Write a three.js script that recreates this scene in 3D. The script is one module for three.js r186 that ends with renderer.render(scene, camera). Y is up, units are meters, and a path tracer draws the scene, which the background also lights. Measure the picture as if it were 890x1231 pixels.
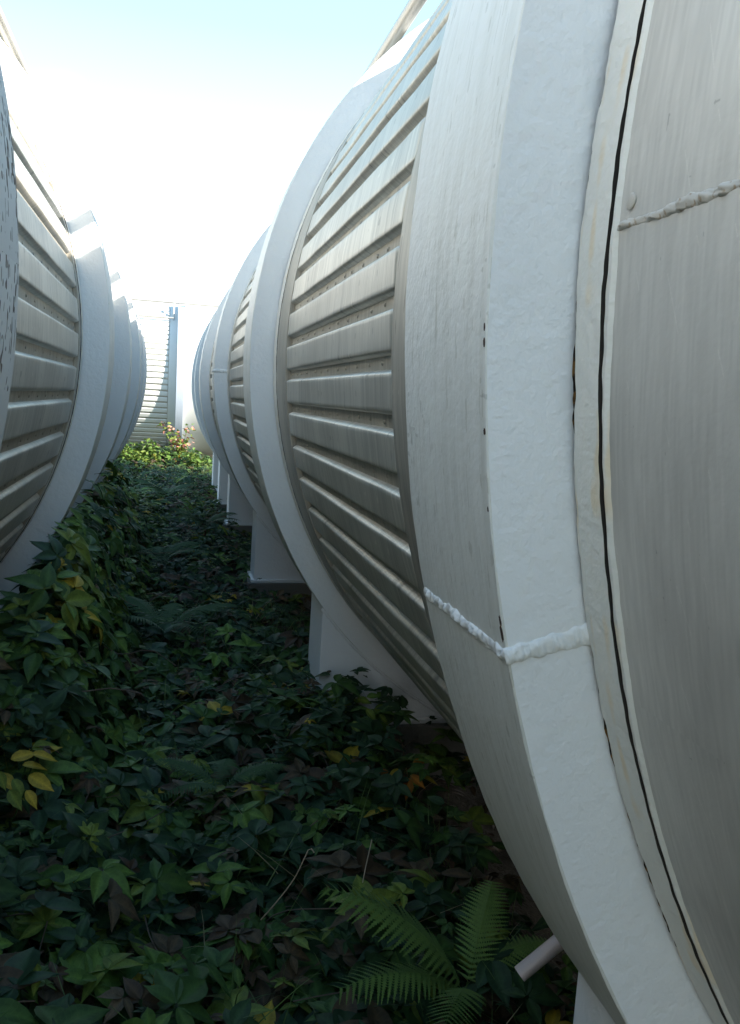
import * as THREE from 'three';
import { mergeGeometries } from 'three/addons/utils/BufferGeometryUtils.js';
import { ImprovedNoise } from 'three/addons/math/ImprovedNoise.js';

// ------------------------------------------------------------------ camera, sky, sun, exposure
const U = 1.75;                       // outer radius of the stiffener rings, metres
const EYE = 1.52;                     // height of the lens above the path
const D2R = Math.PI / 180;
const scene = new THREE.Scene();
const camera = new THREE.PerspectiveCamera(62.68, 740 / 1024, 0.05, 900);
camera.position.set(0, EYE, 0);
{
  const q = new THREE.Quaternion().setFromAxisAngle(new THREE.Vector3(0, 1, 0), -13.26 * D2R);
  q.multiply(new THREE.Quaternion().setFromAxisAngle(new THREE.Vector3(1, 0, 0), -8.2 * D2R));
  q.premultiply(new THREE.Quaternion().setFromAxisAngle(new THREE.Vector3(0, 0, 1), 3.5 * D2R));
  camera.quaternion.copy(q);
}
const renderer = new THREE.WebGLRenderer({ antialias: true });
renderer.toneMapping = THREE.LinearToneMapping;
renderer.toneMappingExposure = 3.1;
renderer.shadowMap.enabled = true;

const SUN = new THREE.Vector3(1, 0.657, 0.52).normalize();
const perlin = new ImprovedNoise();
const nz = (x, y = 0, z = 0) => perlin.noise(x, y, z);
const sm = (a, b, x) => { const t = Math.min(1, Math.max(0, (x - a) / (b - a))); return t * t * (3 - 2 * t); };
const lerp = (a, b, t) => a + (b - a) * t;
{
  const W = 1024, H = 512, data = new Float32Array(W * H * 4);
  const stops = [[-90, .16, .17, .15], [-2, .2, .2, .19], [0, .66, .67, .68], [8, .63, .66, .69], [13, .52, .62, .66], [17, .335, .47, .55], [22, .245, .405, .51], [28, .21, .38, .495], [40, .18, .34, .50], [60, .135, .26, .44], [90, .10, .205, .38]];
  for (let j = 0; j < H; j++) {
    const el = (j + .5) / H * 180 - 90;
    let k = 0; while (k < stops.length - 2 && el > stops[k + 1][0]) k++;
    const a = stops[k], b = stops[k + 1], t = Math.min(1, Math.max(0, (el - a[0]) / (b[0] - a[0])));
    for (let i = 0; i < W; i++) {
      const az = (i + .5) / W * 2 * Math.PI, ce = Math.cos(el * D2R);
      const d = [Math.cos(az) * ce, Math.sin(el * D2R), Math.sin(az) * ce];
      let c = [1, 2, 3].map((m) => lerp(a[m], b[m], t));
      if (el > -1) {        // thin, broken cloud near the horizon
        let f = 0, am = .5, s = 3; for (let o = 0; o < 4; o++) { f += am * nz(d[0] * s + 7, d[1] * s * 2.4, d[2] * s); s *= 2.1; am *= .55; }
        const cl = sm(.02, .35, f) * sm(34, 12, el) * .75;
        c = c.map((v, m) => lerp(v, [.78, .80, .82][m], cl));
      }
      const o = (j * W + i) * 4; data[o] = c[0]; data[o + 1] = c[1]; data[o + 2] = c[2]; data[o + 3] = 1;
    }
  }
  const tex = new THREE.DataTexture(data, W, H, THREE.RGBAFormat, THREE.FloatType);
  tex.mapping = THREE.EquirectangularReflectionMapping; tex.magFilter = THREE.LinearFilter; tex.minFilter = THREE.LinearFilter; tex.needsUpdate = true;
  scene.background = tex; scene.environment = tex;
}
const sun = new THREE.DirectionalLight(new THREE.Color().setRGB(1, .94, .84), 5);
sun.position.copy(SUN).multiplyScalar(60); sun.target.position.set(0, 0, -10);
sun.position.add(sun.target.position);
sun.castShadow = true; sun.shadow.mapSize.set(2048, 2048);
Object.assign(sun.shadow.camera, { left: -25, right: 25, top: 25, bottom: -25, near: 1, far: 140 });
scene.add(sun, sun.target);

// ------------------------------------------------------------------ helpers
function rng(seed) { let s = seed >>> 0; return () => { s = (s + 0x6D2B79F5) >>> 0; let t = s; t = Math.imul(t ^ (t >>> 15), t | 1); t ^= t + Math.imul(t ^ (t >>> 7), t | 61); return ((t ^ (t >>> 14)) >>> 0) / 4294967296; }; }
const used = {};
function numbered(n) { const k = used[n] = (used[n] ?? -1) + 1; return k ? n + '_' + String(k).padStart(3, '0') : n; }
function tag(o, label, category, group, kind) { if (label) o.userData.label = label; if (category) o.userData.category = category; if (group) o.userData.group = group; if (kind) o.userData.kind = kind; return o; }
function mesh(name, geo, mat, parent) { const m = new THREE.Mesh(geo, mat); m.name = name; m.castShadow = m.receiveShadow = true; parent.add(m); return m; }
function thing(name, label, category, pos = [0, 0, 0], turn = 0, group) { const g = new THREE.Group(); g.name = numbered(name); g.position.set(...pos); g.rotation.y = turn; tag(g, label, category, group); scene.add(g); return g; }
const rgb = (r, g, b) => new THREE.Color().setRGB(r, g, b);
// tileable value noise for textures
function tileNoise(seed, W, H) {
  const r = rng(seed), g = new Float32Array(W * H); for (let i = 0; i < g.length; i++) g[i] = r();
  return (x, y) => { const xi = Math.floor(x), yi = Math.floor(y); let fx = x - xi, fy = y - yi; fx = fx * fx * (3 - 2 * fx); fy = fy * fy * (3 - 2 * fy);
    const a = ((xi % W) + W) % W, b = (a + 1) % W, c = ((yi % H) + H) % H, d = (c + 1) % H;
    return lerp(lerp(g[c * W + a], g[c * W + b], fx), lerp(g[d * W + a], g[d * W + b], fx), fy); };
}
function makeTex(S, size, fn, color = true) {          // fn(u,v in 0..1) -> [r,g,b] linear-ish 0..1 ; size = metres covered
  const data = new Uint8Array(S * S * 4);
  for (let j = 0; j < S; j++) for (let i = 0; i < S; i++) { const c = fn(i / S, j / S), o = (j * S + i) * 4;
    for (let k = 0; k < 3; k++) { let v = Math.min(1, Math.max(0, c[k])); if (color) v = v <= .0031308 ? v * 12.92 : 1.055 * Math.pow(v, 1 / 2.4) - .055; data[o + k] = v * 255; } data[o + 3] = 255; }
  const t = new THREE.DataTexture(data, S, S); t.wrapS = t.wrapT = THREE.RepeatWrapping; t.magFilter = THREE.LinearFilter; t.minFilter = THREE.LinearMipmapLinearFilter; t.generateMipmaps = true;
  if (color) t.colorSpace = THREE.SRGBColorSpace; t.repeat.set(1 / size, 1 / size); t.needsUpdate = true; return t;
}
function fbmTile(seed, base) { const ns = [0, 1, 2, 3].map((o) => [tileNoise(seed + o, base << o, base << o), base << o]); return (u, v) => { let s = 0, a = .5; for (const [f, k] of ns) { s += a * f(u * k, v * k); a *= .5; } return s / .9375; }; }

// ------------------------------------------------------------------ materials
const M = {};
{
  // paint relief: orange peel with brush and roller texture
  const o1 = fbmTile(11, 36), o2 = fbmTile(21, 96), big = fbmTile(31, 4);
  const peel = makeTex(1024, .5, (u, v) => { const h = .50 * o1(u, v) + .22 * o2(u, v) + .28 * big(u, v); return [h, h, h]; }, false);
  const spk = tileNoise(41, 90, 60), spk2 = tileNoise(42, 150, 30), mid = fbmTile(43, 10);
  const paintMap = makeTex(1024, 1.3, (u, v) => {
    let a = .93 + .05 * big(u, v) + .03 * mid(u, v), c = [.80 * a, .815 * a, .83 * a];
    return c; });
  M.paint = new THREE.MeshStandardMaterial({ map: paintMap, roughness: .5, bumpMap: peel, bumpScale: .0027 });
  // rim paint: grey-green dirt streaks running round the ring (v), speckles and runs
  const st1 = tileNoise(51, 70, 5), st2 = tileNoise(52, 190, 9), st3 = tileNoise(53, 260, 40), bl = fbmTile(54, 5), sp3 = tileNoise(55, 120, 120), cl3 = fbmTile(56, 6);
  const rimMap = makeTex(1024, 1.1, (u, v) => {
    const s = .5 * st1(u * 70, v * 5) + .5 * st2(u * 190, v * 9), b = bl(u, v);
    let k = Math.max(0, s - .38) * .45 * (.35 + b) + .10 * b; if (st3(u * 260, v * 40) > .87 && b > .45) k += .30;
    const c = [lerp(.80, .36, k), lerp(.81, .36, k), lerp(.785, .30, k)];
    return c.map((x) => x * (.93 + .1 * b) - (sp3(u * 120, v * 120) * cl3(u, v) > .58 ? .16 : 0)); });
  M.rim = new THREE.MeshStandardMaterial({ map: rimMap, roughness: .46, bumpMap: peel, bumpScale: .0018 });
  // peeling paint on the nearest ring of the other tank
  const pe = tileNoise(61, 130, 48), pe2 = fbmTile(62, 22), pe3 = fbmTile(63, 5);
  const peelMask = (u, v) => sm(.685, .73, .5 * pe(u * 130, v * 48) + .38 * pe2(u, v) + .25 * pe3(u, v));
  M.flaked = new THREE.MeshStandardMaterial({ roughness: .7, bumpScale: .003,
    map: makeTex(1024, .8, (u, v) => { const m = peelMask(u, v), g = .9 + .15 * pe3(u, v); return [lerp(.72 * g, .11, m), lerp(.72 * g, .085, m), lerp(.70 * g, .07, m)]; }),
    bumpMap: makeTex(1024, .8, (u, v) => { const m = 1 - peelMask(u, v); return [m, m, m]; }, false) });
  // brushed, weathered sheet: streaks run round the tank (v), scratches, stains
  const b1 = tileNoise(71, 60, 4), b2 = tileNoise(72, 240, 6), b3 = tileNoise(73, 500, 24), st = fbmTile(74, 5), sc = tileNoise(75, 70, 22);
  const metal = (u, v) => .30 * b1(u * 60, v * 4) + .36 * b2(u * 240, v * 6) + .2 * b3(u * 500, v * 24) + .14 * st(u, v);
  const brushed = makeTex(1024, .95, (u, v) => { const m = metal(u, v), s = st(u, v); let k = .60 + .50 * (m - .5) + .16 * (s - .5); if (sc(u * 70, v * 22) > .93) k *= .58; if (sc(u * 70 + 9, v * 22 + 4) > .962) k = .78; return [.665 * k + .12, .645 * k + .115, .60 * k + .105]; });
  const brushBump = makeTex(512, .95, (u, v) => { const m = .6 * metal(u, v) + .4 * st(u, v); return [m, m, m]; }, false);
  M.rib = [0, .13, .31].map((off, i) => { const t = brushed.clone(); t.offset.set(off * 2.1, off); t.needsUpdate = true; const w = [1.12, 1.05, 1.18][i]; return new THREE.MeshStandardMaterial({ map: t, color: rgb(w, w * .985, w * .95), metalness: .5, roughness: .43, bumpMap: brushBump, bumpScale: .0012 }); });
  M.groove = new THREE.MeshStandardMaterial({ map: brushed, color: rgb(.86, .83, .77), metalness: .45, roughness: .6, bumpMap: brushBump, bumpScale: .001 });
  M.trim = new THREE.MeshStandardMaterial({ map: brushed, color: rgb(.84, .81, .76), metalness: .5, roughness: .5, bumpMap: brushBump, bumpScale: .001 });
  // smooth near panel, dull, with fine vertical run marks
  const p1 = tileNoise(81, 46, 4), p2 = tileNoise(82, 170, 7), p3 = fbmTile(83, 4), p4 = tileNoise(84, 150, 90), p5 = tileNoise(85, 330, 14), p6 = tileNoise(86, 44, 12);
  M.panel = new THREE.MeshStandardMaterial({ metalness: .3, roughness: .5, bumpMap: peel, bumpScale: .0006,
    map: makeTex(1024, 1.0, (u, v) => { const w = u + .01 * (p3(u, v) - .5); let k = .56 + .02 * (p1(w * 46, v * 4) - .5) + .04 * (p2(w * 170, v * 11) - .5) + .07 * (p5(w * 330, v * 26) - .5) + .24 * (p3(u, v) - .5);
      if (p4(u * 150, v * 90) > .985) k *= .7; const sc = (u * .9 + v * .35) * 23; if (Math.abs(sc - Math.round(sc)) < .012 && p1(u * 46 + 7, v * 40) > .83) k *= 1.12; k *= 1 - .10 * sm(.58, .72, p3(v, u)) + .05 * sm(.6, .75, p3(u + .3, v * 2)); if (p6(w * 44, v * 12) > .9) k *= 1.04;
      const rr = p4(u * 37 + 3, v * 31) > .992 ? .45 : 1; return [k * 1.04 * (rr < 1 ? .8 : 1), k * 1.0 * rr * (rr < 1 ? 1.3 : 1), k * .93 * rr]; }) });
  // sealing strip: thick cream paint
  const f1 = fbmTile(91, 12), f2 = tileNoise(92, 50, 8);
  M.seal = new THREE.MeshStandardMaterial({ roughness: .55, bumpMap: peel, bumpScale: .003, map: makeTex(512, .6, (u, v) => { const k = .9 + .12 * f1(u, v), y = sm(.62, .8, f2(u * 50, v * 8) * .6 + f1(u, v) * .4); return [.78 * k, lerp(.77, .68, y) * k, lerp(.72, .52, y) * k]; }) });
  M.weld = new THREE.MeshStandardMaterial({ color: rgb(.77, .78, .78), roughness: .5, bumpMap: peel, bumpScale: .004 });
  const r1 = fbmTile(101, 14);
  M.rust = new THREE.MeshStandardMaterial({ roughness: .9, map: makeTex(256, .25, (u, v) => { const k = r1(u, v); return [lerp(.06, .32, sm(.35, .75, k)), lerp(.035, .14, sm(.35, .75, k)), lerp(.025, .035, k)]; }) });
  M.gap = new THREE.MeshStandardMaterial({ roughness: .95, map: makeTex(256, .11, (u, v) => { const k = sm(.4, .72, r1(u, v)); return [lerp(.03, .26, k * k), lerp(.024, .14, k * k), lerp(.018, .04, k * k)]; }) });
  M.packing = new THREE.MeshStandardMaterial({ color: rgb(.03, .026, .022), roughness: 1 });
  M.weldRaw = new THREE.MeshStandardMaterial({ roughness: .75, metalness: .2, map: makeTex(256, .05, (u, v) => { const k = r1(u, v), y = sm(.56, .72, k) * .7; return [lerp(.56, .33, y), lerp(.54, .23, y), lerp(.50, .13, y)]; }) });
  M.drain = new THREE.MeshStandardMaterial({ color: rgb(.5, .42, .40), metalness: .35, roughness: .42, bumpMap: peel, bumpScale: .001 });
  M.rail = new THREE.MeshStandardMaterial({ map: brushed, color: rgb(1, .97, .94), metalness: .5, roughness: .4 });
  M.railRust = M.rust;
  M.concrete = new THREE.MeshStandardMaterial({ color: rgb(.16, .155, .14), roughness: .95, bumpMap: peel, bumpScale: .006 });
  M.farRingShade = new THREE.MeshStandardMaterial({ color: rgb(.43, .48, .55), roughness: .55, bumpMap: peel, bumpScale: .002 });  // blue-grey colour paints in the shaded look of the far ring
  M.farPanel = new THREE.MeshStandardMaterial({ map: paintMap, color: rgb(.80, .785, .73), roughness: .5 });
  const gv = fbmTile(121, 60); M.bounce_lawn = new THREE.MeshStandardMaterial({ roughness: 1, map: makeTex(512, 1.5, (u, v) => { const k = .10 + .16 * gv(u, v); return [k * 1.1, k * 1.08, k * .62]; }) });
  const so = fbmTile(111, 8), so2 = fbmTile(112, 40);
  M.soil = new THREE.MeshStandardMaterial({ roughness: 1, bumpMap: peel, bumpScale: .03, map: makeTex(512, 1.2, (u, v) => { const k = so(u, v) * .6 + so2(u, v) * .4; return [lerp(.018, .085, k), lerp(.017, .068, k), lerp(.012, .04, k)]; }) });
}

// ------------------------------------------------------------------ ground
const RX = 1.177 * U, RY = EYE + .0986 * U;         // right tank axis
const LX = -1.1467 * U, LY = EYE + .113 * U;        // left tank axis
const FD = 11.05 * U;                               // distance of the crosswise tank's axis
function groundY(x, d) {                            // d = distance ahead
  let h = .03 * nz(x * .9, d * .7, 3) + .02 * nz(x * 2.7, d * 2.3, 5);
  h -= .22 * sm(.75, 1.5, x) * sm(4.2, 3.0, x) * sm(17, 15.5, d);
  h -= .22 * sm(-.75, -1.5, x) * sm(-4.2, -3.0, x) * sm(12.5, 11, d);
  h -= .25 * sm(FD - 1.4, FD - .7, d) * sm(FD + 1.4, FD + .7, d);
  return h;
}
{
  const ax = [], az = [];
  for (const v of [-400, -120, -40, -15, -8]) ax.push(v); for (let v = -6; v <= 6.001; v += .15) ax.push(v); for (const v of [8, 15, 40, 120, 400]) ax.push(v);
  for (const v of [-300, -80, -20, -8]) az.push(v); for (let v = -4; v <= 24.001; v += .2) az.push(v); for (const v of [30, 45, 80, 160, 400, 800]) az.push(v);
  const pos = [], uv = [], idx = [];
  for (const d of az) for (const x of ax) { pos.push(x, groundY(x, d), -d); uv.push(x, d); }
  for (let j = 0; j < az.length - 1; j++) for (let i = 0; i < ax.length - 1; i++) { const a = j * ax.length + i, b = a + 1, c = a + ax.length, e = c + 1; idx.push(a, b, c, b, e, c); }
  const g = new THREE.BufferGeometry(); g.setAttribute('position', new THREE.Float32BufferAttribute(pos, 3)); g.setAttribute('uv', new THREE.Float32BufferAttribute(uv, 2)); g.setIndex(idx); g.computeVertexNormals();
  const m = mesh('ground', g, M.soil, scene); tag(m, 'dark earth between and beneath the tanks', 'ground', null, 'structure');
}

{ // unseen grass sheet added behind the photographer to bounce sunlight onto the rings
  const g = new THREE.PlaneGeometry(60, 28, 30, 14).rotateX(-Math.PI / 2); g.translate(0, .05, 15.6); { const a = g.attributes.position, uv = g.attributes.uv; for (let i = 0; i < a.count; i++) uv.setXY(i, a.getX(i), a.getZ(i)); }
  const y = mesh('bounce_lawn', g, M.bounce_lawn, scene); tag(y, 'unseen dry grass added before the tanks to bounce light', 'bounce_lawn', null, 'structure');
}

// ------------------------------------------------------------------ tanks
// surface of revolution round the tank axis (local: axis along -z at height 0); profile of [r, zeta]
function rev(profile, t0, t1, n, wob) {
  const parts = []; let len = 0;
  for (let s = 0; s < profile.length - 1; s++) {
    const [ra, za] = profile[s], [rb, zb] = profile[s + 1], L = Math.hypot(rb - ra, zb - za), pos = [], uv = [], nor = [], idx = [];
    const nr = (zb - za) / L, nzz = -(rb - ra) / L;        // left normal of (r, zeta)
    for (let i = 0; i <= n; i++) { const t = lerp(t0, t1, i / n), c = Math.cos(t), k = Math.sin(t);
      for (const [r, z, q, l] of [[ra, za, s, len], [rb, zb, s + 1, len + L]]) { const w = wob ? wob(t, q) : [0, 0];
        pos.push((r + w[0]) * c, (r + w[0]) * k, -(z + w[1])); nor.push(nr * c, nr * k, -nzz); uv.push(l, t * U); } }
    for (let i = 0; i < n; i++) { const a = i * 2; idx.push(a, a + 1, a + 2, a + 1, a + 3, a + 2); }
    const g = new THREE.BufferGeometry(); g.setAttribute('position', new THREE.Float32BufferAttribute(pos, 3)); g.setAttribute('normal', new THREE.Float32BufferAttribute(nor, 3)); g.setAttribute('uv', new THREE.Float32BufferAttribute(uv, 2)); g.setIndex(idx);
    parts.push(g); len += L;
  }
  return parts.length > 1 ? mergeGeometries(parts) : parts[0];
}
// pressed rib: x radial, y round the tank, z along the axis (from 0 to -L); base at r0, top at r1
function ribGeo(L, r0, r1, wBase, wTop, seed) {
  const h = r1 - r0 + .002, prof = [];
  const yb = wBase / 2, yt = wTop / 2;
  prof.push([-yb, 0], [-yb + (yb - yt) * .35, .42], [-yt - .0012, .86], [-yt + .003, .985], [-yt + .010, 1], [-yt * .33, 1], [yt * .33, 1], [yt - .010, 1], [yt - .003, .985], [yt + .0012, .86], [yb - (yb - yt) * .35, .42], [yb, 0]);
  const st = [[0, 0, .70], [.002, .5, .84], [.007, .86, .95], [.014, 1, 1]]; const mid = Math.max(3, Math.round(L / .2)); for (let i = 1; i < mid; i++) st.push([L * i / mid, 1, 1]);
  st.push([L - .014, 1, 1], [L - .007, .86, .95], [L - .002, .5, .84], [L, 0, .70]);
  const pos = [], uv = [], idx = [], P = prof.length;
  st.forEach(([z, hk, wk], si) => prof.forEach(([y, k], pi) => { const dn = .0028 * nz(z * 5 + seed * 9, y * 18, seed) * k * hk; pos.push(r0 - .002 + h * k * hk + dn, y * wk, -z); uv.push(z + seed * .37, y + seed * .21); }));
  for (let i = 0; i < st.length - 1; i++) for (let j = 0; j < P - 1; j++) { const a = i * P + j, b = a + 1, c = a + P, d = c + 1; idx.push(a, c, b, b, c, d); }
  const g = new THREE.BufferGeometry(); g.setAttribute('position', new THREE.Float32BufferAttribute(pos, 3)); g.setAttribute('uv', new THREE.Float32BufferAttribute(uv, 2)); g.setIndex(idx); g.computeVertexNormals(); return g;
}
// lumpy weld bead along points (with normals and side vectors)
function beadGeo(pts, w, h, seed, rip = 75) {
  const pos = [], uv = [], idx = [], S = 9; let l = 0;
  pts.forEach(([p, n, s], i) => { if (i) l += p.distanceTo(pts[i - 1][0]);
    const ww = w * (1 + .4 * nz(l * 22, seed, 1) + .3 * nz(l * 90, seed, 4)), hh = h * Math.max(.55, .78 + .4 * nz(l * 30, seed, 7) + .9 * nz(l * rip, seed, 2) + .4 * nz(l * 260, seed, 3));
    for (let k = 0; k < S; k++) { const a = Math.PI * k / (S - 1), q = new THREE.Vector3().copy(p).addScaledVector(s, Math.cos(a) * ww / 2 + .0025 * nz(l * 60, seed + 5)).addScaledVector(n, Math.sin(a) * hh * (1 + .55 * nz(l * 120 + k * .35, k * .9, seed) + .2 * nz(l * 260, k * 2.3, seed)) - .0015); pos.push(q.x, q.y, q.z); uv.push(k / S * w, l); } });
  for (let i = 0; i < pts.length - 1; i++) for (let k = 0; k < S - 1; k++) { const a = i * S + k, b = a + 1, c = a + S, d = c + 1; idx.push(a, b, c, b, d, c); }
  const g = new THREE.BufferGeometry(); g.setAttribute('position', new THREE.Float32BufferAttribute(pos, 3)); g.setAttribute('uv', new THREE.Float32BufferAttribute(uv, 2)); g.setIndex(idx); g.computeVertexNormals(); return g;
}
const V = (x, y, z) => new THREE.Vector3(x, y, z);
function tubeBetween(a, b, r, seg = 14, open = false) { const g = new THREE.CylinderGeometry(r, r, a.distanceTo(b), seg, 1, open); g.applyQuaternion(new THREE.Quaternion().setFromUnitVectors(V(0, 1, 0), b.clone().sub(a).normalize())); g.translate(...a.clone().add(b).multiplyScalar(.5).toArray()); return g; }

// a ring with box section: two faces plus rim as sub-part
function addRing(tank, ay, zn, zf, ri, ro, n, opt = {}) {
  const b = .0022, sd = zn * 3.1, wob = (t, q) => [.0016 * nz(t * 14, sd, q) + .001 * nz(t * 60, sd, q + 9), .0014 * nz(t * 17, sd + 5, q)];
  const face = mergeGeometries([rev([[ro - b, zn], [ri - .03, zn]], 0, 2 * Math.PI, n, (t, q) => q === 0 ? wob(t, 1) : [0, 0]), rev([[ri - .03, zf], [ro - b, zf]], 0, 2 * Math.PI, n, (t, q) => q === 1 ? wob(t, 4) : [0, 0])]);
  const f = mesh('stiffener_ring', face, opt.paint ?? M.paint, tank); f.position.y = ay;
  const r = mesh('rim', rev([[ro - b, zn], [ro, zn + b], [ro, zf - b], [ro - b, zf]].reverse(), 0, 2 * Math.PI, n, (t, q) => wob(t, 4 - q)), opt.rim ?? M.rim, f);
  return f;
}
function addWeld(parent, th, zn, zf, ri, ro, seed, w = .02) {     // a site weld across rim and near face
  const c = Math.cos(th), s = Math.sin(th), R = V(c, s, 0), T = V(-s, c, 0), A = V(0, 0, -1);
  const rimPts = []; for (let i = 0; i <= 240; i++) rimPts.push([R.clone().multiplyScalar(ro + .001).addScaledVector(A, lerp(zf - .004, zn, i / 240)).addScaledVector(T, .004 * nz(i * .05, seed)), R, T]);
  mesh('weld_bead', beadGeo(rimPts, w * .75, .0048, seed, 95), M.weld, parent);
  const facePts = []; for (let i = 0; i <= 110; i++) facePts.push([R.clone().multiplyScalar(lerp(ro + .004, ri + .002, i / 110)).addScaledVector(A, zn - .001), V(0, 0, 1), T]);
  mesh('weld_bead', beadGeo(facePts, w * 1.2, .0052, seed + 3, 85), M.weld, parent);
}
// sealing strip and the dark crack beside the near face of a ring
function addSeal(tank, ay, zn, w, r, n, seed, t0, t1) {
  const g1 = mergeGeometries([rev([[r + .0012, zn - .0012], [r - .026, zn - .0012]], t0, t1, n, (t, q) => q === 0 ? [.0022 * nz(t * 130, seed) + .0025 * nz(t * 55, seed) + .003 * nz(t * 16, seed + 3), 0] : [0, 0])]);
  const gp = mesh('joint_gap', g1, M.gap, tank); mesh('joint_packing', rev([[r - .02, zn - .0008], [r - .02, zn - w - .02]].reverse(), t0, t1, n), M.packing, gp); gp.position.y = ay;
  const gap = (t) => .003 + .009 * sm(-.2, .5, nz(t * 6, seed)) + .0035 * sm(-.1, .4, nz(t * 40, seed + 2)) + .0025 * Math.max(0, nz(t * 120, seed));
  const wh = (t) => -.0022 + .0022 * sm(2.85, 2.1, t) + .0012 * nz(t * 18, seed + 21) + .0010 * nz(t * 75, seed + 22);
  const e2 = (t) => .0022 * nz(t * 15, seed + 4) + .0016 * nz(t * 70, seed + 6);
  const strip = rev([[r + .004, zn], [r + .0055, zn - w * .3], [r + .003, zn - w]].reverse(), t0, t1, n, (t, q) => q === 2 ? [0.001 * nz(t * 60, q), -gap(t)] : q === 1 ? [.001 * nz(t * 40, 8), 0] : [wh(t), e2(t)]);
  const wall = mesh('strip_edge', mergeGeometries([rev([[r - .022, zn - .0003], [r + .0038, zn - .0003]].reverse(), t0, t1, n, (t) => [0, -gap(t)]), rev([[r + .0028, zn - w + .0003], [r - .022, zn - w + .0003]].reverse(), t0, t1, n, (t) => [wh(t), e2(t)])]), M.packing, gp);
  const s1 = mesh('sealing_strip', strip, M.seal, tank); s1.position.y = ay;
  const w2 = zn - w - .0048, lip = rev([[r - .006, w2], [r - .001, w2], [r - .0005, w2 - .004], [r - .005, w2 - .010]].reverse(), t0, t1, n, (t, q) => q >= 2 ? [.0008 * nz(t * 60, 3), e2(t) + .0025 * Math.max(-.3, nz(t * 22, seed + 11))] : [0, .0016 * nz(t * 33, seed) + .0016 * nz(t * 90, seed) - .004 * sm(2.75, 1.9, t) - .002 * sm(.1, .5, nz(t * 9, seed + 8))]);
  const s2 = mesh('sealing_lip', lip, M.seal, tank); s2.position.y = ay;
}
// ribbed cladding between z0 and z1
function addCladding(tank, ay, z0, z1, a0, a1, rTop, t0deg, t1deg, phase, pitch, o = {}) {
  const rG = rTop - .018, full = 2 * Math.PI;
  const base = mesh('ribbed_cladding', rev([[rG, a1], [rG, a0]].reverse(), 0, full, 120), o.groove ?? M.groove, tank); base.position.y = ay;
  for (const [p, q] of [[z0, a0], [a1, z1]]) { const t = mesh('edge_trim', rev([[rG - .01, p], [rTop + .001, p], [rTop + .001, q], [rG - .01, q]].reverse().reverse(), 0, full, 120, (t, i) => [.0008 * nz(t * 30, i, p), 0]), o.trim ?? M.trim, base); }
  const L = a1 - a0 - .012, arc = pitch * D2R * rG, wb = arc * .77, wt = arc * .645;
  const geos = [1, 2, 3].map((s) => ribGeo(L, rG, rTop, wb, wt, s + z0)), r = rng(Math.round(z0 * 1000) + 5); let k = 0;
  const first = Math.ceil((t0deg - phase) / pitch), last = Math.floor((t1deg - phase) / pitch), gr = [];
  for (let i = first; i <= last; i++) { const th = (phase + i * pitch) * D2R; const m = mesh('rib', geos[Math.floor(r() * 3)], (o.rib ?? M.rib)[Math.floor(r() * (o.rib ?? M.rib).length)], base); m.rotation.z = th + (r() - .5) * .003; m.position.z = -(a0 + .006);
    gr.push(th + pitch * .5 * D2R); }
  if (o.screws) { const g0 = new THREE.SphereGeometry(.0048, 8, 5, 0, 7, 0, 1.5).rotateZ(-Math.PI / 2).scale(.7, 1, 1), list = []; for (const th of gr) for (let j = 0; j < o.screws; j++) { const g = g0.clone(); g.translate(rG, (r() - .5) * .004, -(a0 + .03 + (L - .06) * (j + .3 * (r() - .5)) / (o.screws - 1))); g.rotateZ(th); list.push(g); } const m = mesh('screw_heads', mergeGeometries(list), M.trim, base); m.userData.kind = 'stuff'; }
  return base;
}
// leg: plate under the ring plus base plate
function addLeg(tank, ay, zn, zf, ro, side, yBottom) {
  const xo = -.795 * U, xi = -.44 * U, sh = new THREE.Shape(), rr = ro - .004, N = 24;
  const yb = yBottom - ay; sh.moveTo(xo, yb); sh.lineTo(xi, yb); const ti = Math.PI + Math.acos(-xi / rr), to = Math.PI + Math.acos(-xo / rr);
  for (let i = 0; i <= N; i++) { const t = lerp(ti, to, i / N); sh.lineTo(rr * Math.cos(t), rr * Math.sin(t)); } sh.closePath();
  const dep = zf - zn - .014, g = new THREE.ExtrudeGeometry(sh, { depth: dep - .008, bevelEnabled: true, bevelSize: .004, bevelThickness: .004, bevelSegments: 2 }); g.translate(0, 0, -zf + .011);
  if (side > 0) g.scale(-1, 1, 1), flip(g);
  const l = mesh('leg', g, M.paint, tank); l.position.y = ay;
  const bp = new THREE.BoxGeometry(xi - xo + .05, .018, dep + .05); bp.translate(side * -(xo + xi) / 2 , yb - .006, -(zn + zf) / 2); mesh('base_plate', bp, M.paint, l);
  const pts = [], A = V(0, 0, 1); for (let i = 0; i <= 70; i++) { const t = lerp(to, ti, i / 70), c = Math.cos(t) * -side, s = Math.sin(t); pts.push([V(c * (ro + .004), s * (ro + .004), -(zn + .006)), A, V(c, s, 0)]); }
  mesh('weld_bead', beadGeo(pts, .014, .006, zn), M.paint, l);
  return l;
}
function flip(g) { const i = g.index; if (i) { for (let k = 0; k < i.count; k += 3) { const a = i.getX(k); i.setX(k, i.getX(k + 1)); i.setX(k + 1, a); } } else { for (const n of ['position', 'normal', 'uv']) { const a = g.attributes[n], S = a.itemSize, r = a.array; for (let k = 0; k < a.count; k += 3) for (let c = 0; c < S; c++) { const x = r[k * S + c]; r[k * S + c] = r[(k + 1) * S + c]; r[(k + 1) * S + c] = x; } } } }
function headProfile(z, dir, r, deep = .34) { const p = []; for (let i = 0; i <= 10; i++) { const a = i / 10 * Math.PI / 2; p.push([Math.max(.001, r * Math.cos(a)), z + dir * deep * Math.sin(a)]); } return p; }
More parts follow.
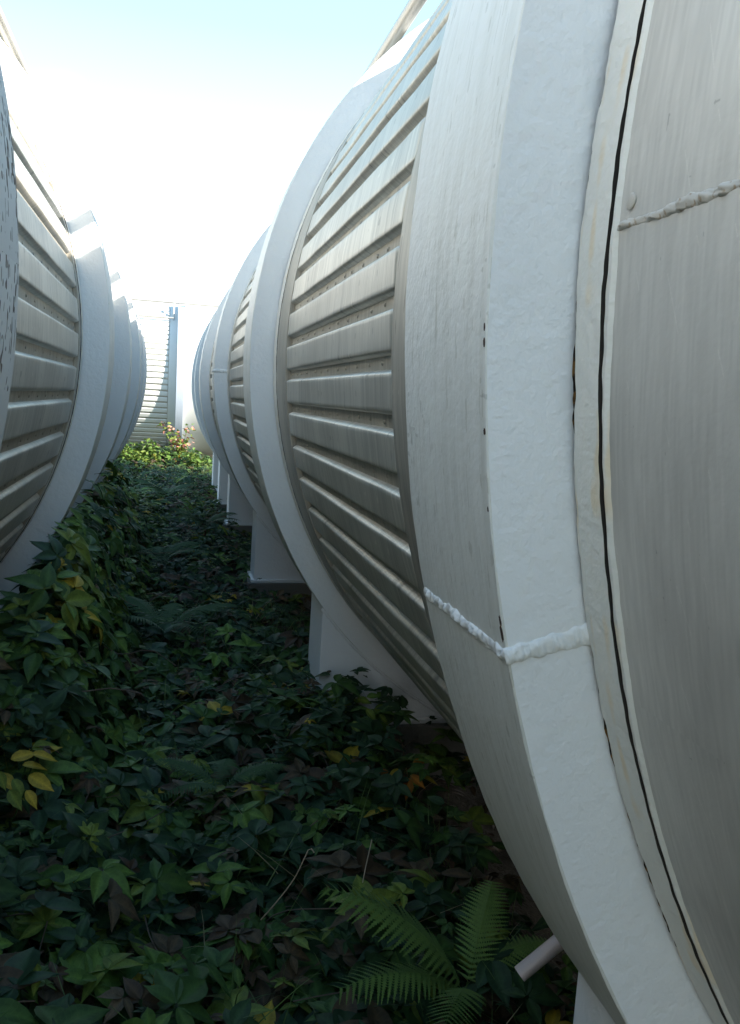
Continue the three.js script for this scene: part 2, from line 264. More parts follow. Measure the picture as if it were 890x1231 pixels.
function railing(tank, ay, rx, ry, z0, z1, posts, r, rPost, name = 'handrail') {
  const h = mesh(name, tubeBetween(V(rx, ay + ry, -z0), V(rx, ay + ry, -z1), r, 20), M.rail, tank);
  for (const z of posts) mesh('post', tubeBetween(V(rx, ay + ry, -z), V(rx * rPost / Math.hypot(rx, ry), ay + ry * rPost / Math.hypot(rx, ry), -z), r * .8, 14), M.rail, h);
}
const RW = .178 * U;
// ---- right tank
const right = thing('storage_tank', 'large white-ringed cylindrical tank filling the right side, its ribs nearest the camera', 'tank', [RX, 0, 0]);
{
  const ay = RY, ri = .9433 * U, rings = [.4713, 1.983, 3.617, 5.3, 6.4, 7.3].map((v) => v * U);
  // near smooth panel
  const p = mesh('smooth_panel', rev([[ri - .004, -1.7], [ri - .004, rings[0] - .062]].reverse().reverse(), 0, 2 * Math.PI, 200), M.panel, right); p.position.y = ay;
  { const th = 179.75 * D2R, R = V(Math.cos(th), Math.sin(th), 0), T = V(-R.y, R.x, 0), pts = []; for (let i = 0; i <= 220; i++) { const z = lerp(rings[0] - .064, -.6, i / 220); pts.push([R.clone().multiplyScalar(ri - .0042).addScaledVector(T, .004 * nz(z * 12, 2)).add(V(0, 0, -z)), R, T]); }
    mesh('weld_bead', beadGeo(pts, .011, .0046, 4.4, 180), M.weldRaw, p);
    const blob = new THREE.SphereGeometry(.0065, 12, 8); { const a = blob.attributes.position; for (let i = 0; i < a.count; i++) { const k = 1 + .5 * nz(a.getX(i) * 140, a.getY(i) * 140, a.getZ(i) * 140); a.setXYZ(i, a.getX(i) * k * .4, a.getY(i) * k * 1.2, a.getZ(i) * k); } blob.computeVertexNormals(); }
    const t2 = 179.05 * D2R; blob.rotateZ(t2); blob.translate((ri - .003) * Math.cos(t2), (ri - .003) * Math.sin(t2), -(rings[0] - .087)); mesh('weld_spatter', blob, M.weldRaw, p); }
  addSeal(right, ay, rings[0], .054, ri, 900, 3.3, 90 * D2R, 270 * D2R);
  rings.forEach((z, i) => {
    const f = addRing(right, ay, z, z + RW, ri, U, i < 2 ? 360 : 180);
    if (i === 0) { addWeld(f, 194.45 * D2R, z, z + RW, ri, U, 1.7, .021);
      // rust where the paint has chipped off the ring's edge
      const chip = (td, zz, l, w, sd, onFace) => { const n = 18, sh = []; for (let k = 0; k < n; k++) { const a = k / n * 2 * Math.PI; sh.push(new THREE.Vector2(Math.cos(a) * w * (1 + .9 * nz(k * .9, sd)), Math.sin(a) * l * (1 + .7 * nz(k * 1.3, sd + 4)))); } const g = new THREE.ExtrudeGeometry(new THREE.Shape(sh), { depth: .0018, bevelEnabled: false }); const c = td * D2R; g.rotateY(Math.PI / 2).translate(U - .001, 0, -zz); g.rotateZ(c); mesh('rust_chip', g, M.rust, f); };
      chip(193.6, z + .006, .010, .0035, 1); chip(193.15, z + .005, .007, .003, 2); chip(183.4, z + .005, .005, .0022, 3); chip(186.4, z + .005, .0035, .002, 4); chip(182.9, z + .005, .004, .0016, 6); chip(189.1, z + .006, .003, .0016, 7); }
    if (i === 2) addWeld(f, 180.2 * D2R, z, z + RW, ri, U, 2.9, .022);
    const leg = addLeg(right, ay, z, z + RW, U, -1, .106 + .02 * Math.sin(i)); 
    if (i) { const t0 = 95 * D2R, t1 = 255 * D2R; if (i < 4) addSeal(right, ay, z, i === 1 ? .075 : .06, ri, i === 1 ? 500 : 200, 5 + i, t0, t1); }
  });
  const C = (i, phase) => { const a = rings[i] + RW, b = rings[i + 1] - .094; addCladding(right, ay, a - .01, i === 0 ? b + .004 : b + .03, i === 0 ? .905 * U : a + .11, i === 0 ? 1.778 * U : b - .10, ri, 86, 268, phase, 4.18, { screws: i === 0 ? 13 : 0 }); };
  C(0, 182.55 - 1.46); C(1, 181.2); C(2, 182); C(3, 181); C(4, 182.3);
  mesh('end_cap', rev(headProfile(-1.7, -1, ri - .004), 0, 2 * Math.PI, 64), M.panel, right).position.y = ay;
  mesh('end_cap', rev(headProfile(rings[5] + RW, 1, ri - .02, .25), 0, 2 * Math.PI, 64), M.panel, right).position.y = ay;
  // rail above the tank
  railing(right, ay, (.4908 - 1.177) * U, (.8563 - .0986) * U, -1.5, 7.4 * U, [.5, 2.07, 3.7, 5.4, 6.5].map((v) => v * U), .0285, U - .004);
  // drain stub
  const tip = V((.425 - 1.177) * U, ay + (-.665 - .0986) * U, -.85 * U), dir = V(.79, .613, 0).normalize(), end = tip.clone().addScaledVector(dir, .28);
  const outer = tubeBetween(tip, end, .0165, 22, true), inner = tubeBetween(tip, end, .0140, 22, true), lipG = new THREE.RingGeometry(.0140, .0165, 22); lipG.applyQuaternion(new THREE.Quaternion().setFromUnitVectors(V(0, 0, 1), dir.clone().negate())); lipG.translate(tip.x, tip.y, tip.z); flip(inner);
  const clean = (g) => { g = g.toNonIndexed(); return g; };
  mesh('drain_pipe', mergeGeometries([clean(outer), clean(inner), clean(lipG)]), M.drain, right);
}
// ---- left tank
const left = thing('storage_tank', 'white-ringed ribbed tank on the left with creeper climbing its foot', 'tank', [LX, 0, 0]);
{
  const ay = LY, ri = .934 * U, rings = [.728, 2.203, 3.29, 4.40, 5.05, 5.55].map((v) => v * U);
  rings.forEach((z, i) => { addRing(left, ay, z, z + (i > 3 ? .12 * U : RW), ri, U, i < 3 ? 300 : 160, i === 0 ? { rim: M.flaked } : {}); addLeg(left, ay, z, z + (i > 3 ? .12 * U : RW), U, 1, -.02); if (i && i < 4) addSeal(left, ay, z, .045, ri, 300, 15 + i, -100 * D2R, 85 * D2R); });
  const C = (i, ph) => { const a = rings[i] + (i > 3 ? .12 * U : RW), b = rings[i + 1] - .062; addCladding(left, ay, a - .01, b + .012, a + .06, b - .055, ri, -92, 92, ph, 4.9, { screws: i === 0 ? 13 : 0 }); };
  C(0, 2.07 + 1.7); C(1, 1); C(2, 2); C(3, 0);
    mesh('smooth_panel', rev([[ri - .004, -.7], [ri - .004, rings[0] + .02]], 0, 2 * Math.PI, 100), M.panel, left).position.y = ay;  // unseen near stretch, added with its cap to block light from the left
  mesh('smooth_panel', rev([[ri - .004, rings[4]], [ri - .004, rings[5] + .02]], 0, 2 * Math.PI, 100), M.panel, left).position.y = ay;
  mesh('end_cap', rev(headProfile(-.7, -1, ri - .004), 0, 2 * Math.PI, 64), M.panel, left).position.y = ay;
  mesh('end_cap', rev(headProfile(rings[5] + .1 * U, 1, ri - .02), 0, 2 * Math.PI, 64), M.panel, left).position.y = ay;
  railing(left, ay, (-.400 + 1.1467) * U, (.811 - .113) * U, 1.3, 5.6 * U, [.8, 2.3, 3.38, 4.48, 5.1].map((v) => v * U), .0265, U - .004);
}
// ---- crosswise tank at the end of the passage
const far = thing('storage_tank', 'sunlit tank lying crosswise at the far end of the passage', 'tank', [0, 0, -FD], -Math.PI / 2);
{
  const ay = EYE + .1 * U, ri = .943 * U, x = [-4.2, .07, 4.3].map((v) => v * U), w = .085 * U;
  x.forEach((z, i) => { addRing(far, ay, z, z + w, ri, 1.03 * U, 140, { paint: M.farRingShade, rim: M.farRingShade }); });
  for (const z of x) for (const s of [-1, 1]) addLeg(far, ay, z, z + w, 1.0 * U, s, .03);
  addCladding(far, ay, x[0] + w - .01, x[1] + .01, x[0] + w + .06, -.02 * U, ri, -80, 120, 0, 4.18, { trim: M.farPanel, groove: M.groove, rib: [M.farPanel] });  // darker groove material paints in the shadow lines between the ribs
  mesh('smooth_panel', rev([[ri - .004, x[1] + w - .01], [ri - .004, x[2] + .02]], 0, 2 * Math.PI, 140), M.farPanel, far).position.y = ay;
  mesh('end_cap', rev(headProfile(x[0], -1, ri - .004), 0, 2 * Math.PI, 64), M.farPanel, far).position.y = ay;
  mesh('end_cap', rev(headProfile(x[2] + w, 1, ri - .004), 0, 2 * Math.PI, 64), M.farPanel, far).position.y = ay;
  // rails along its top, with a post between them
  const a = 62 * D2R, rr = 1.07 * U, h1 = mesh('handrail', tubeBetween(V(rr * Math.cos(a), ay + rr * Math.sin(a), 3.5 * -U), V(rr * Math.cos(a), ay + rr * Math.sin(a), 3.5 * U), .022), M.rail, far);
  const r2 = .985 * U; mesh('lower_rail', tubeBetween(V(r2 * Math.cos(.87), ay + r2 * Math.sin(.87), -.02 * U), V(r2 * Math.cos(.87), ay + r2 * Math.sin(.87), 4 * U), .018), M.rail, far);
  for (const z of [-3.2, -1.6, -.02, 1.6, 3.2]) mesh('post', tubeBetween(V(rr * Math.cos(a), ay + rr * Math.sin(a), z * U), V(.93 * U * Math.cos(.87), ay + .93 * U * Math.sin(.87), z * U), .02), M.rail, h1);
}
// concrete pads below the legs of the right tank
[.4713, 1.983, 3.617, 5.3, 6.4, 7.3].forEach((v, i) => {
  const top = .091 + .02 * Math.sin(i) - .001, g = new THREE.BoxGeometry(.72, top + .5, RW + .10, 4, 2, 2); g.translate(0, -(top + .5) / 2 + top, 0);
  const m = mesh(numbered('concrete_footing'), g, M.concrete, scene); m.position.set(RX - .617 * U, 0, -(v * U + RW / 2)); tag(m, 'concrete pad under the ' + ['nearest', 'second', 'third', 'fourth', 'fifth', 'farthest'][i] + ' leg of the right tank', 'footing', 'pads under the legs of the right tank');
});

// ------------------------------------------------------------------ vegetation
function strip(rows, colors) {       // rows of equal length of [x,y,z]
  const P = rows[0].length, pos = [], col = [], uvs = [], idx = []; rows.forEach((r, i) => r.forEach((p, j) => { pos.push(...p); uvs.push(j / (P - 1), i / (rows.length - 1)); if (colors) col.push(...colors(i, j)); }));
  for (let i = 0; i < rows.length - 1; i++) for (let j = 0; j < P - 1; j++) { const a = i * P + j, b = a + 1, c = a + P, d = c + 1; idx.push(a, b, c, b, d, c); }
  const g = new THREE.BufferGeometry(); g.setAttribute('position', new THREE.Float32BufferAttribute(pos, 3)); if (colors) g.setAttribute('color', new THREE.Float32BufferAttribute(col, 3)); g.setAttribute('uv', new THREE.Float32BufferAttribute(uvs, 2)); g.setIndex(idx); return g;
}
// one leaflet: base at origin, pointing along +z, upper side +y
function leaflet(len, wid, droop, fold, seed) {
  const ws = [.10, .55, .90, 1, .93, .70, .36, .02], ts = [0, .13, .28, .42, .56, .72, .87, 1], rows = [];
  ts.forEach((t, i) => { const w = ws[i] * wid / 2 * (i > 0 && i < 7 ? 1 + .12 * nz(i * 3.3, seed) : 1), y = -droop * t * t * len + .01 * nz(t * 3, seed + 3), z = t * len, sg = (i % 2 ? .004 : -.003);
    rows.push([[-w, y + fold * w + .10 * w * nz(t * 5, seed + 8), z - .05 * len * (i > 0 ? 1 : 0) + sg], [-w * .5, y + fold * w * .62 , z], [0, y, z], [w * .5, y + fold * w * .62, z], [w, y + fold * w + .10 * w * nz(t * 5, seed + 17), z - .05 * len * (i > 0 ? 1 : 0) + sg]]); });
  return strip(rows, (i, j) => j === 2 ? [1.45, 1.4, 1.3] : (i % 2 ? [1, 1, 1] : [.82, .84, .85]));
}
function palmate(seed, size, n = 5) {
  const r = rng(seed), list = [], angs = n === 5 ? [-108, -52, 0, 52, 108] : n === 3 ? [-78, 0, 78] : [0], sc = n === 5 ? [.62, .9, 1, .9, .62] : n === 3 ? [.85, 1, .85] : [1];
  angs.forEach((a, i) => { const l = size * sc[i] * (.9 + .2 * r()), g = leaflet(l, l * (.46 + .1 * r()), .12 + .3 * r(), .22 + .25 * r(), seed * 7 + i * 3); g.translate(0, 0, size * .05); g.rotateZ((r() - .5) * .4); g.rotateX((r() - .4) * .35); g.rotateY((a + (r() - .5) * 16) * D2R); list.push(g); });
  const pet = new THREE.CylinderGeometry(.0016, .0022, size * .9, 5, 1).toNonIndexed(); pet.rotateX(Math.PI / 2 - .9).translate(0, -size * .35, -size * .28); const pc = new Float32Array(pet.attributes.position.count * 3).fill(1.3); pet.setAttribute('color', new THREE.BufferAttribute(pc, 3)); pet.deleteAttribute('normal');
  const idxd = new THREE.BufferGeometry(); idxd.setAttribute('position', pet.attributes.position); idxd.setAttribute('color', pet.attributes.color); idxd.setAttribute('uv', pet.attributes.uv); idxd.setIndex([...Array(pet.attributes.position.count).keys()]);
  list.push(idxd); const g = mergeGeometries(list); g.computeVertexNormals(); return g;
}
const lv1 = fbmTile(131, 9), leafTex = makeTex(256, 1, (u, v) => { const a = Math.abs(u - .5) * 2, ph = (v - a * .16) * 9, vein = Math.exp(-(((ph - Math.round(ph)) / .075) ** 2)) * (a < .95 ? 1 : 0), k = .66 + .42 * lv1(u, v) + .22 * vein - .12 * sm(.62, .72, lv1(v, u)); return [k, k, k * .97]; });
const leafMat = (c, rough = .58) => new THREE.MeshPhysicalMaterial({ color: c, vertexColors: true, map: leafTex, roughness: rough, specularIntensity: .38, side: THREE.DoubleSide, transmission: .22, thickness: 0 });
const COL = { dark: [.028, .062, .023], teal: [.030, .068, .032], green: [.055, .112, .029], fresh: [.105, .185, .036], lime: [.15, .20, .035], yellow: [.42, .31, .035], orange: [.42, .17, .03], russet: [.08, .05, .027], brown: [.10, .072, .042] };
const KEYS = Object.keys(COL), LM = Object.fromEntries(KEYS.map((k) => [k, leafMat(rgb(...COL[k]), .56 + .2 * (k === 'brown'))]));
const instLeaf = leafMat(rgb(1, 1, 1));
const leafGeos = [1, 2, 3, 4, 5, 6].map((s) => palmate(s, 1)), triGeos = [11, 12, 13].map((s) => palmate(s, 1, 3)), oneGeos = [21, 22, 23].map((s) => palmate(s, 1, 1));

function canopy(x, d) {
  let h = .17 + .09 * nz(x * 1.7, d * 1.5, 11) + .05 * nz(x * 5, d * 4.5, 12);
  h += .10 * sm(.15, .6, x) * Math.exp(-(((d - 3.15) / .75) ** 2));
  const lw = sm(-.10, -.40, x) * sm(2.1, 3.3, d) * sm(9.5, 6, d); h += lw * (.80 + .16 * nz(d * 1.4, 4, 2) + .10 * nz(d * 5, 7, x * 4));
  h += .14 * sm(.1, -.5, x) * sm(3.1, 2.2, d);
  h -= .10 * sm(.35, .8, x) * sm(4.2, 5, d) * sm(15.5, 14, d);
  h += .18 * sm(15, 16.2, d) * sm(-.9, -.2, -x);
  return Math.max(.05, h);
}
const clearOf = (x, y, d, m) => Math.hypot(x - RX, y - RY) > U + m && (d > 10.2 || Math.hypot(x - LX, y - LY) > U + m) && Math.hypot(d - FD, y - EYE - .1 * U) > U + m;
const camInv = new THREE.Matrix4(); camera.updateMatrixWorld(); camera.updateProjectionMatrix();
const pv = new THREE.Matrix4().multiplyMatrices(camera.projectionMatrix, camera.matrixWorld.clone().invert());
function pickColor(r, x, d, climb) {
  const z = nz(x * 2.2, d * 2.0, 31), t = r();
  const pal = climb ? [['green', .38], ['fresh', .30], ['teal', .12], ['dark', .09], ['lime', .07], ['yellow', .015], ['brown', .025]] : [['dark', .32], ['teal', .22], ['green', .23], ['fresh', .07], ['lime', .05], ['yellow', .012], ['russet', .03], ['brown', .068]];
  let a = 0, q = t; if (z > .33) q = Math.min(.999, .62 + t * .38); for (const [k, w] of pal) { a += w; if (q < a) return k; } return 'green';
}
const leaves = { ground: [], climb: [] };
{
  const r = rng(77); const up = V(0, 1, 0);
  const put = (x, d, layer, climb) => {
    const h = canopy(x, d), gy = groundY(x, d), y = gy + Math.max(.03, h - layer * (climb ? .5 : .24) * (.4 + h) + (layer < .12 ? .09 * r() : 0));
    if (!clearOf(x, y, d, .025 + .02 * r())) return;
    if (x > .5 && y < .25 && r() < sm(.5, 1.1, x) * .85) return;
    const e = .06, n = V(-(canopy(x + e, d) - canopy(x - e, d)) / (2 * e), 1, (canopy(x, d + e) - canopy(x, d - e)) / (2 * e)).normalize();
    n.lerp(V(.08, .9, .3), climb ? .45 : .6).add(V((r() - .5) * .8, 0, (r() - .5) * .8)).normalize();
    const f = V(r() - .5, 0, r() - .5 + .25).cross(n).cross(n).normalize(), s = V().crossVectors(n, f), m = new THREE.Matrix4().makeBasis(s, n, f);
    const q = new THREE.Quaternion().setFromRotationMatrix(m), size = (climb ? .112 : .1) * (.30 + .95 * r() ** 1.5);
    const kind = r() < .62 ? 0 : r() < .6 ? 1 : 2;
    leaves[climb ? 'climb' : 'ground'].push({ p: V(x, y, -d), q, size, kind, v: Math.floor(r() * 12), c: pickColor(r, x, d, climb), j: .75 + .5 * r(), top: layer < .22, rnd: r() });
  };
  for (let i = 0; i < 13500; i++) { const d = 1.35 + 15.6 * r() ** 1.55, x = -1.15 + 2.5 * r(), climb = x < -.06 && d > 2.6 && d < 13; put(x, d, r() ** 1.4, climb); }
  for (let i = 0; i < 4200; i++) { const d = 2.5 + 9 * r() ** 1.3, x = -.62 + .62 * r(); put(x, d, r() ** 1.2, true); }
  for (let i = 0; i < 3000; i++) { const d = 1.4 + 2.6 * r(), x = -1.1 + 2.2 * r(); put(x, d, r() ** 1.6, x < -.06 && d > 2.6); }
  // sunlit end of the passage
  for (let i = 0; i < 5000; i++) { const d = 14.5 + 4.3 * r(), x = -2.2 + 4.6 * r(); put(x, d, r() ** 1.3, false); }
}
function buildLeaves(name, list, label, category, nParts, seed) {
  const r = rng(seed), root = thing(name, label, category, [0, 0, 0]);
  const w = V(); list.forEach((l) => { w.copy(l.p).applyMatrix4(pv); const dist = l.p.distanceTo(camera.position); l.show = (Math.abs(w.x) < 1 && Math.abs(w.y) < 1 && l.top) ? l.size / dist : 0; });
  const sorted = [...list].sort((a, b) => b.show - a.show), single = sorted.slice(0, nParts), rest = sorted.slice(nParts);
  const geoOf = (l) => l.kind === 0 ? leafGeos[l.v % 6] : l.kind === 1 ? triGeos[l.v % 3] : oneGeos[l.v % 3];
  for (const l of single) { const m = mesh('leaf', geoOf(l), LM[l.c], root); m.position.copy(l.p); m.quaternion.copy(l.q); m.scale.setScalar(l.size); }
  const byGeo = new Map(); for (const l of rest) { const g = geoOf(l); if (!byGeo.has(g)) byGeo.set(g, []); byGeo.get(g).push(l); }
  const mt = new THREE.Matrix4(), sc = V(), c = new THREE.Color(), mass = new THREE.Group(); mass.name = 'foliage'; mass.userData.kind = 'stuff'; root.add(mass);
  for (const [g, ls] of byGeo) { const im = new THREE.InstancedMesh(g, instLeaf, ls.length); im.name = 'leaf_mass'; im.userData.kind = 'stuff'; im.castShadow = im.receiveShadow = true;
    ls.forEach((l, i) => { mt.compose(l.p, l.q, sc.setScalar(l.size)); im.setMatrixAt(i, mt); const k = COL[l.c]; im.setColorAt(i, c.setRGB(k[0] * l.j, k[1] * l.j, k[2] * l.j)); }); mass.add(im); }
  return root;
}
buildLeaves('ground_creeper', leaves.ground, 'dark five-leaved creeper carpeting the ground of the passage', 'creeper', 300, 5);
buildLeaves('climbing_creeper', leaves.climb, 'green creeper heaped up against the foot of the left tank', 'creeper', 300, 6);

// single tufts of coloured leaves
function tuft(name, label, x, y, d, cols, n, size, seed, spread) {
  const r = rng(seed), g = thing(name, label, 'plant', [x, groundY(x, d), -d]);
  for (let i = 0; i < n; i++) { const a = i * 2.4 + r(), rad = spread * Math.sqrt((i + .4) / n), p = V(Math.cos(a) * rad, y - .05 * (rad / spread) + (r() - .5) * .06, Math.sin(a) * rad), dir = V(Math.cos(a), .1, Math.sin(a) + .35).normalize();
    const nn = V((r() - .5) * .6, .8, .5 + (r() - .5) * .5).normalize(), s = V().crossVectors(nn, dir).normalize(), f = V().crossVectors(s, nn);
    const m = mesh('leaf', oneGeos[i % 3], LM[cols[Math.floor(r() * cols.length)]], g); m.position.copy(p); m.quaternion.setFromRotationMatrix(new THREE.Matrix4().makeBasis(s, nn, f)); m.scale.setScalar(size * (.7 + .5 * r()));
    if (i % 3 === 0) { const c = new THREE.CatmullRomCurve3([V(0, -.02, 0), V(p.x * .3, y * .5, p.z * .3), p]); mesh('stem', new THREE.TubeGeometry(c, 8, .0025, 5), LM.green, g); } }
  return g;
}
tuft('yellow_leaf_plant', 'cluster of bright yellow leaves low at the left edge of the picture', -.44, .49, 2.36, ['yellow', 'yellow', 'lime', 'yellow'], 24, .078, 3, .15);
tuft('orange_leaf_plant', 'small orange-brown leaves in the dark beneath the right tank', .86, .24, 2.75, ['orange', 'orange', 'yellow'], 6, .075, 4, .07);
tuft('yellow_green_plant', 'yellow-green leaf tuft at the foot of the second leg of the right tank', .76, .30, 3.25, ['lime', 'lime', 'fresh'], 14, .075, 8, .13);

// ferns
function frondGeo(seed, L) {
  const r = rng(seed), N = 23, parts = [], col = [];
  const bend = (t) => V(.05 * Math.sin(t * 2 + seed), .55 * t - .62 * t * t, t).multiplyScalar(L);
  const rach = new THREE.CatmullRomCurve3([0, .25, .5, .75, 1].map((t) => bend(t))); const tg = new THREE.TubeGeometry(rach, 14, .0022, 5); tg.deleteAttribute('normal'); parts.push(tg);
  for (let i = 0; i < N; i++) { const t = .1 + .89 * i / (N - 1), ln = L * .30 * Math.pow(Math.sin(Math.PI * Math.min(1, .12 + .88 * (1 - (t - .1) * 1.04) )) * .55 + .5 * (1 - t), .9) * (t < .2 ? .75 : 1) + .006;
    const o = bend(t), tn = bend(t + .01).sub(bend(t - .01)).normalize();
    for (const s of [-1, 1]) { const dir = V(s, 0, 0).addScaledVector(tn, .38 + .1 * r()).add(V(0, -.08 - .12 * r(), 0)).normalize(), side = V().crossVectors(dir, V(0, 1, 0)).normalize(), rows = [], K = 11, w = Math.max(.005, ln * .145);
      for (let k = 0; k <= K * 2; k++) { const q = k / (K * 2), ww = w * (1 - q * .9) * (k % 2 ? 1.0 : .34), c = o.clone().addScaledVector(dir, ln * q).add(V(0, -.12 * ln * q * q, 0)), fw = V().copy(dir).multiplyScalar(k % 2 ? ww * .35 : 0); rows.push([c.clone().addScaledVector(side, -ww).add(fw).toArray(), c.clone().add(V(0, -.0012, 0)).toArray(), c.clone().addScaledVector(side, ww).add(fw).toArray()]); }
      parts.push(strip(rows)); } }
  const g = mergeGeometries(parts); const n = g.attributes.position.count, cc = new Float32Array(n * 3); for (let i = 0; i < n; i++) { const k = .9 + .2 * nz(i * .05, seed); cc.set([k, k, k], i * 3); } g.setAttribute('color', new THREE.BufferAttribute(cc, 3)); g.computeVertexNormals(); return g;
}
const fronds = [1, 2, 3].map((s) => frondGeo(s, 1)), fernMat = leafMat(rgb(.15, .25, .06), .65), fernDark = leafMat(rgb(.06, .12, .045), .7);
function fern(label, x, d, y, list, mat) {
  const g = thing('fern', label, 'fern', [x, groundY(x, d), -d], 0, 'ferns in the passage');
  list.forEach(([yaw, pitch, len], i) => { const m = mesh('frond', fronds[i % 3], mat, g); m.position.y = y; m.rotation.set(-pitch * D2R, yaw * D2R, 0, 'YXZ'); m.scale.setScalar(len); });
  mesh('crown_stub', new THREE.CylinderGeometry(.012, .02, y + .06, 7).translate(0, (y - .06) / 2, 0), LM.brown, g);
}
fern('largest bright green fern at the bottom of the picture', .70, 1.66, .20, [[-108, 38, .40], [-80, 18, .32], [150, 34, .28], [105, 16, .26], [-30, 22, .26]], fernMat);
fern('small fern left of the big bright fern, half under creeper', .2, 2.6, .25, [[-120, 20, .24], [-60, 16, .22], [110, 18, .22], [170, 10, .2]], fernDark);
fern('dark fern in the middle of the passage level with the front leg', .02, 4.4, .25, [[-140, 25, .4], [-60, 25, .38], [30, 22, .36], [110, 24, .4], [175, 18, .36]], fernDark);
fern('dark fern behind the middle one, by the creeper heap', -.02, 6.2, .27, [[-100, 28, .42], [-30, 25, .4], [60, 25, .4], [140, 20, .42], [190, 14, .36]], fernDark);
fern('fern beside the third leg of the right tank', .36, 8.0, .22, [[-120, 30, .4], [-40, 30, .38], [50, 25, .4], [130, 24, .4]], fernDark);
fern('farthest fern, near the sunlit end of the passage', .0, 10.6, .2, [[-120, 30, .5], [-40, 30, .48], [50, 25, .45], [130, 24, .5], [180, 15, .45]], fernDark);

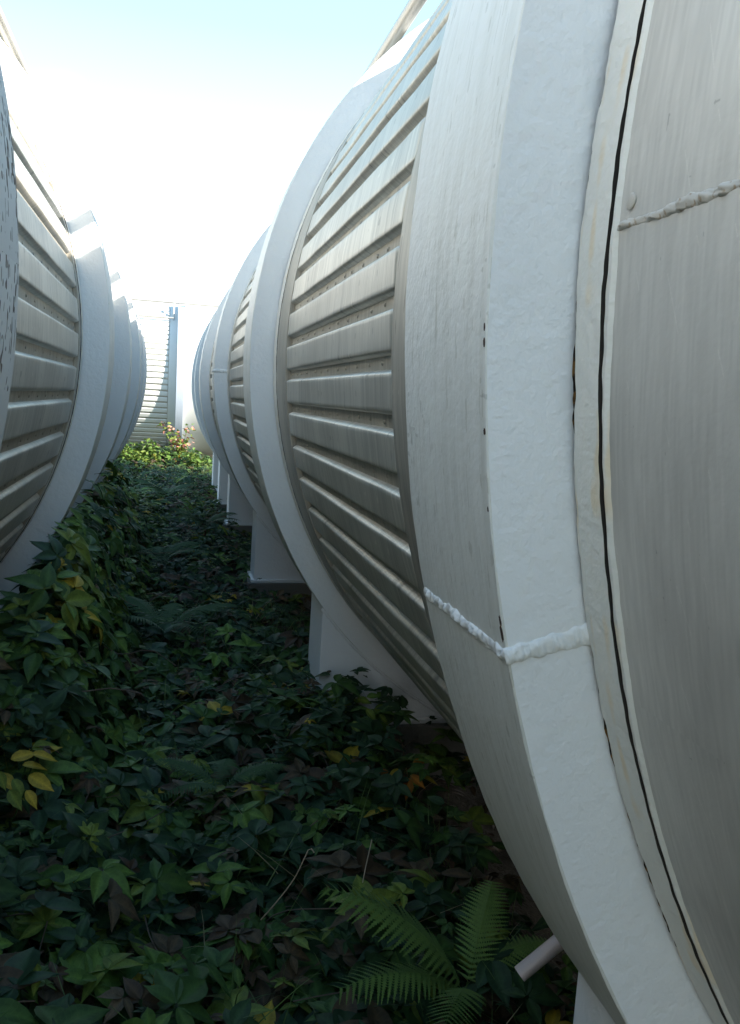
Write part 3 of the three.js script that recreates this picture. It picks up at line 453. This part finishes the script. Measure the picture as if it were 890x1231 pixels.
// grass, litter, dry stems
{
  const r = rng(404), bl = strip([0, .3, .6, .85, 1].map((t) => { const w = .0035 * (1 - t * .95); return [[-w, t - .25 * t * t, t * t * .5], [w, t - .25 * t * t, t * t * .5]]; })); bl.computeVertexNormals();
  const n = 2600, im = new THREE.InstancedMesh(bl, new THREE.MeshStandardMaterial({ color: rgb(1, 1, 1), roughness: .6, side: THREE.DoubleSide }), n), mt = new THREE.Matrix4(), q = new THREE.Quaternion(), e = new THREE.Euler(), c = new THREE.Color();
  for (let i = 0; i < n; i++) { let x, d, s; do { const farP = i % 2; d = farP ? 14.3 + 3.2 * r() : 1.5 + 4 * r() ** 1.5; x = -1 + 2 * r(); s = .16 + .28 * r(); } while (!clearOf(x, .25, d, .02)); e.set((r() - .5) * .9, r() * 6.3, (r() - .5) * .9); mt.compose(V(x, groundY(x, d), -d), q.setFromEuler(e), V(1, s, s)); im.setMatrixAt(i, mt); const k = r(); k < .2 ? im.setColorAt(i, c.setRGB(.26, .21, .12)) : im.setColorAt(i, c.setRGB(.045 + .04 * k, .09 + .05 * k, .025)); }
  im.name = 'grass'; tag(im, 'thin grass blades among the creeper leaves', 'grass', null, 'stuff'); im.castShadow = im.receiveShadow = true; scene.add(im);
  const m2 = 4000, il = new THREE.InstancedMesh(oneGeos[1], instLeaf, m2);
  for (let i = 0; i < m2; i++) { const d = 1.3 + 15 * r() ** 1.4, x = -1.3 + 2.9 * r(), s = .04 + .06 * r(); e.set((r() - .5) * 1.2, r() * 6.3, (r() - .5) * 1.2); mt.compose(V(x, groundY(x, d) + .01 + .03 * r(), -d), q.setFromEuler(e), V(s, s, s)); il.setMatrixAt(i, mt); const k = COL[['brown', 'brown', 'russet', 'dark'][Math.floor(r() * 4)]], j = .6 + .8 * r(); il.setColorAt(i, c.setRGB(k[0] * j, k[1] * j, k[2] * j)); }
  il.name = 'leaf_litter'; tag(il, 'dead brown leaves lying on the earth', 'leaf litter', null, 'stuff'); il.castShadow = il.receiveShadow = true; scene.add(il);
  { const list = []; for (let i = 0; i < 260; i++) { const d = 1.6 + 5 * r() ** 1.4, x = -.9 + 1.7 * r(), a = r() * 6.3, L = .15 + .3 * r(), y0 = canopy(x, d) * (.5 + .6 * r()); const pts = [0, .35, .7, 1].map((t) => V(x + Math.cos(a) * L * t + .03 * (r() - .5), groundY(x, d) + y0 + .06 * (r() - .5) - .1 * t * r(), -d + Math.sin(a) * L * t)); if (pts.every((q) => clearOf(q.x, q.y, -q.z, .02))) list.push(new THREE.TubeGeometry(new THREE.CatmullRomCurve3(pts), 7, .0012 + .0012 * r(), 4)); }
    const m = mesh('vine_runners', mergeGeometries(list), new THREE.MeshStandardMaterial({ color: rgb(.12, .085, .06), roughness: .85 }), scene); tag(m, 'thin brown creeper runners threading through the leaves', 'runners', null, 'stuff'); }
  const dry = new THREE.MeshStandardMaterial({ color: rgb(.36, .29, .21), roughness: .8 });
  const stem = (label, pts, rad) => { const c3 = new THREE.CatmullRomCurve3(pts.map((p) => V(...p))), m = mesh(numbered('dry_stem'), new THREE.TubeGeometry(c3, 40, rad, 6), dry, scene); tag(m, label, 'dry stem', 'dry stems in the creeper'); };
  stem('long pale dry stem with a hooked tip standing in the foreground creeper', [[.19, .08, -2.05], [.26, .20, -1.98], [.33, .35, -1.91], [.352, .42, -1.89], [.362, .44, -1.89], [.372, .43, -1.885]], .0015);
  stem('short dry stem slanting beside the big fern', [[.50, .1, -1.95], [.53, .28, -2.0], [.56, .36, -2.05]], .0014);
  stem('dry stem at the left edge below the yellow leaves', [[-.32, .03, -2.2], [-.37, .2, -2.25], [-.36, .33, -2.3]], .0025);
}
// sunlit shrub in front of the crosswise tank
function shrub(label, x, d, H, W, cols, n, seed) {
  const r = rng(seed), g = thing('shrub', label, 'shrub', [x, groundY(x, d), -d], 0, 'shrubs before the crosswise tank');
  const tips = []; const stems = []; for (let i = 0; i < 7; i++) { const a = r() * 6.3, t = V(Math.cos(a) * W * (.3 + .6 * r()), H * (.6 + .45 * r()), Math.sin(a) * W * .5), c = new THREE.CatmullRomCurve3([V(0, -.05, 0), V(t.x * .35, t.y * .5, t.z * .35), t]); stems.push(new THREE.TubeGeometry(c, 10, .006, 5)); tips.push(c); }
  mesh('stems', mergeGeometries(stems), LM.brown, g);
  const pal = cols.map((k) => COL[k]), im = new THREE.InstancedMesh(oneGeos[0], instLeaf, n), mt = new THREE.Matrix4(), q = new THREE.Quaternion(), e = new THREE.Euler(), c = new THREE.Color();
  for (let i = 0; i < n; i++) { const p = tips[i % 7].getPoint(.25 + .75 * r()).add(V((r() - .5) * W * .5, (r() - .5) * .12, (r() - .5) * W * .4)), s = .05 + .06 * r(); e.set((r() - .5) * 2, r() * 6.3, (r() - .5) * 2); mt.compose(p, q.setFromEuler(e), V(s, s, s)); im.setMatrixAt(i, mt); const k = pal[Math.floor(r() * pal.length)], j = .8 + .5 * r(); im.setColorAt(i, c.setRGB(k[0] * j, k[1] * j, k[2] * j)); }
  im.name = 'foliage'; im.userData.kind = 'stuff'; im.castShadow = im.receiveShadow = true; g.add(im);
}
COL.pink = [.50, .22, .16];
shrub('sunlit shrub with pinkish autumn leaves in front of the crosswise tank', .22, 16.1, .95, .38, ['pink', 'lime', 'lime', 'pink', 'fresh'], 420, 9);
shrub('low bright green bush beside the end of the left tank', -.55, 15.7, .62, .55, ['fresh', 'lime', 'fresh'], 1100, 10);
shrub('low yellow-green bush between the pink shrub and right tank', .5, 15.7, .42, .45, ['fresh', 'lime', 'fresh'], 700, 12);

renderer.render(scene, camera);
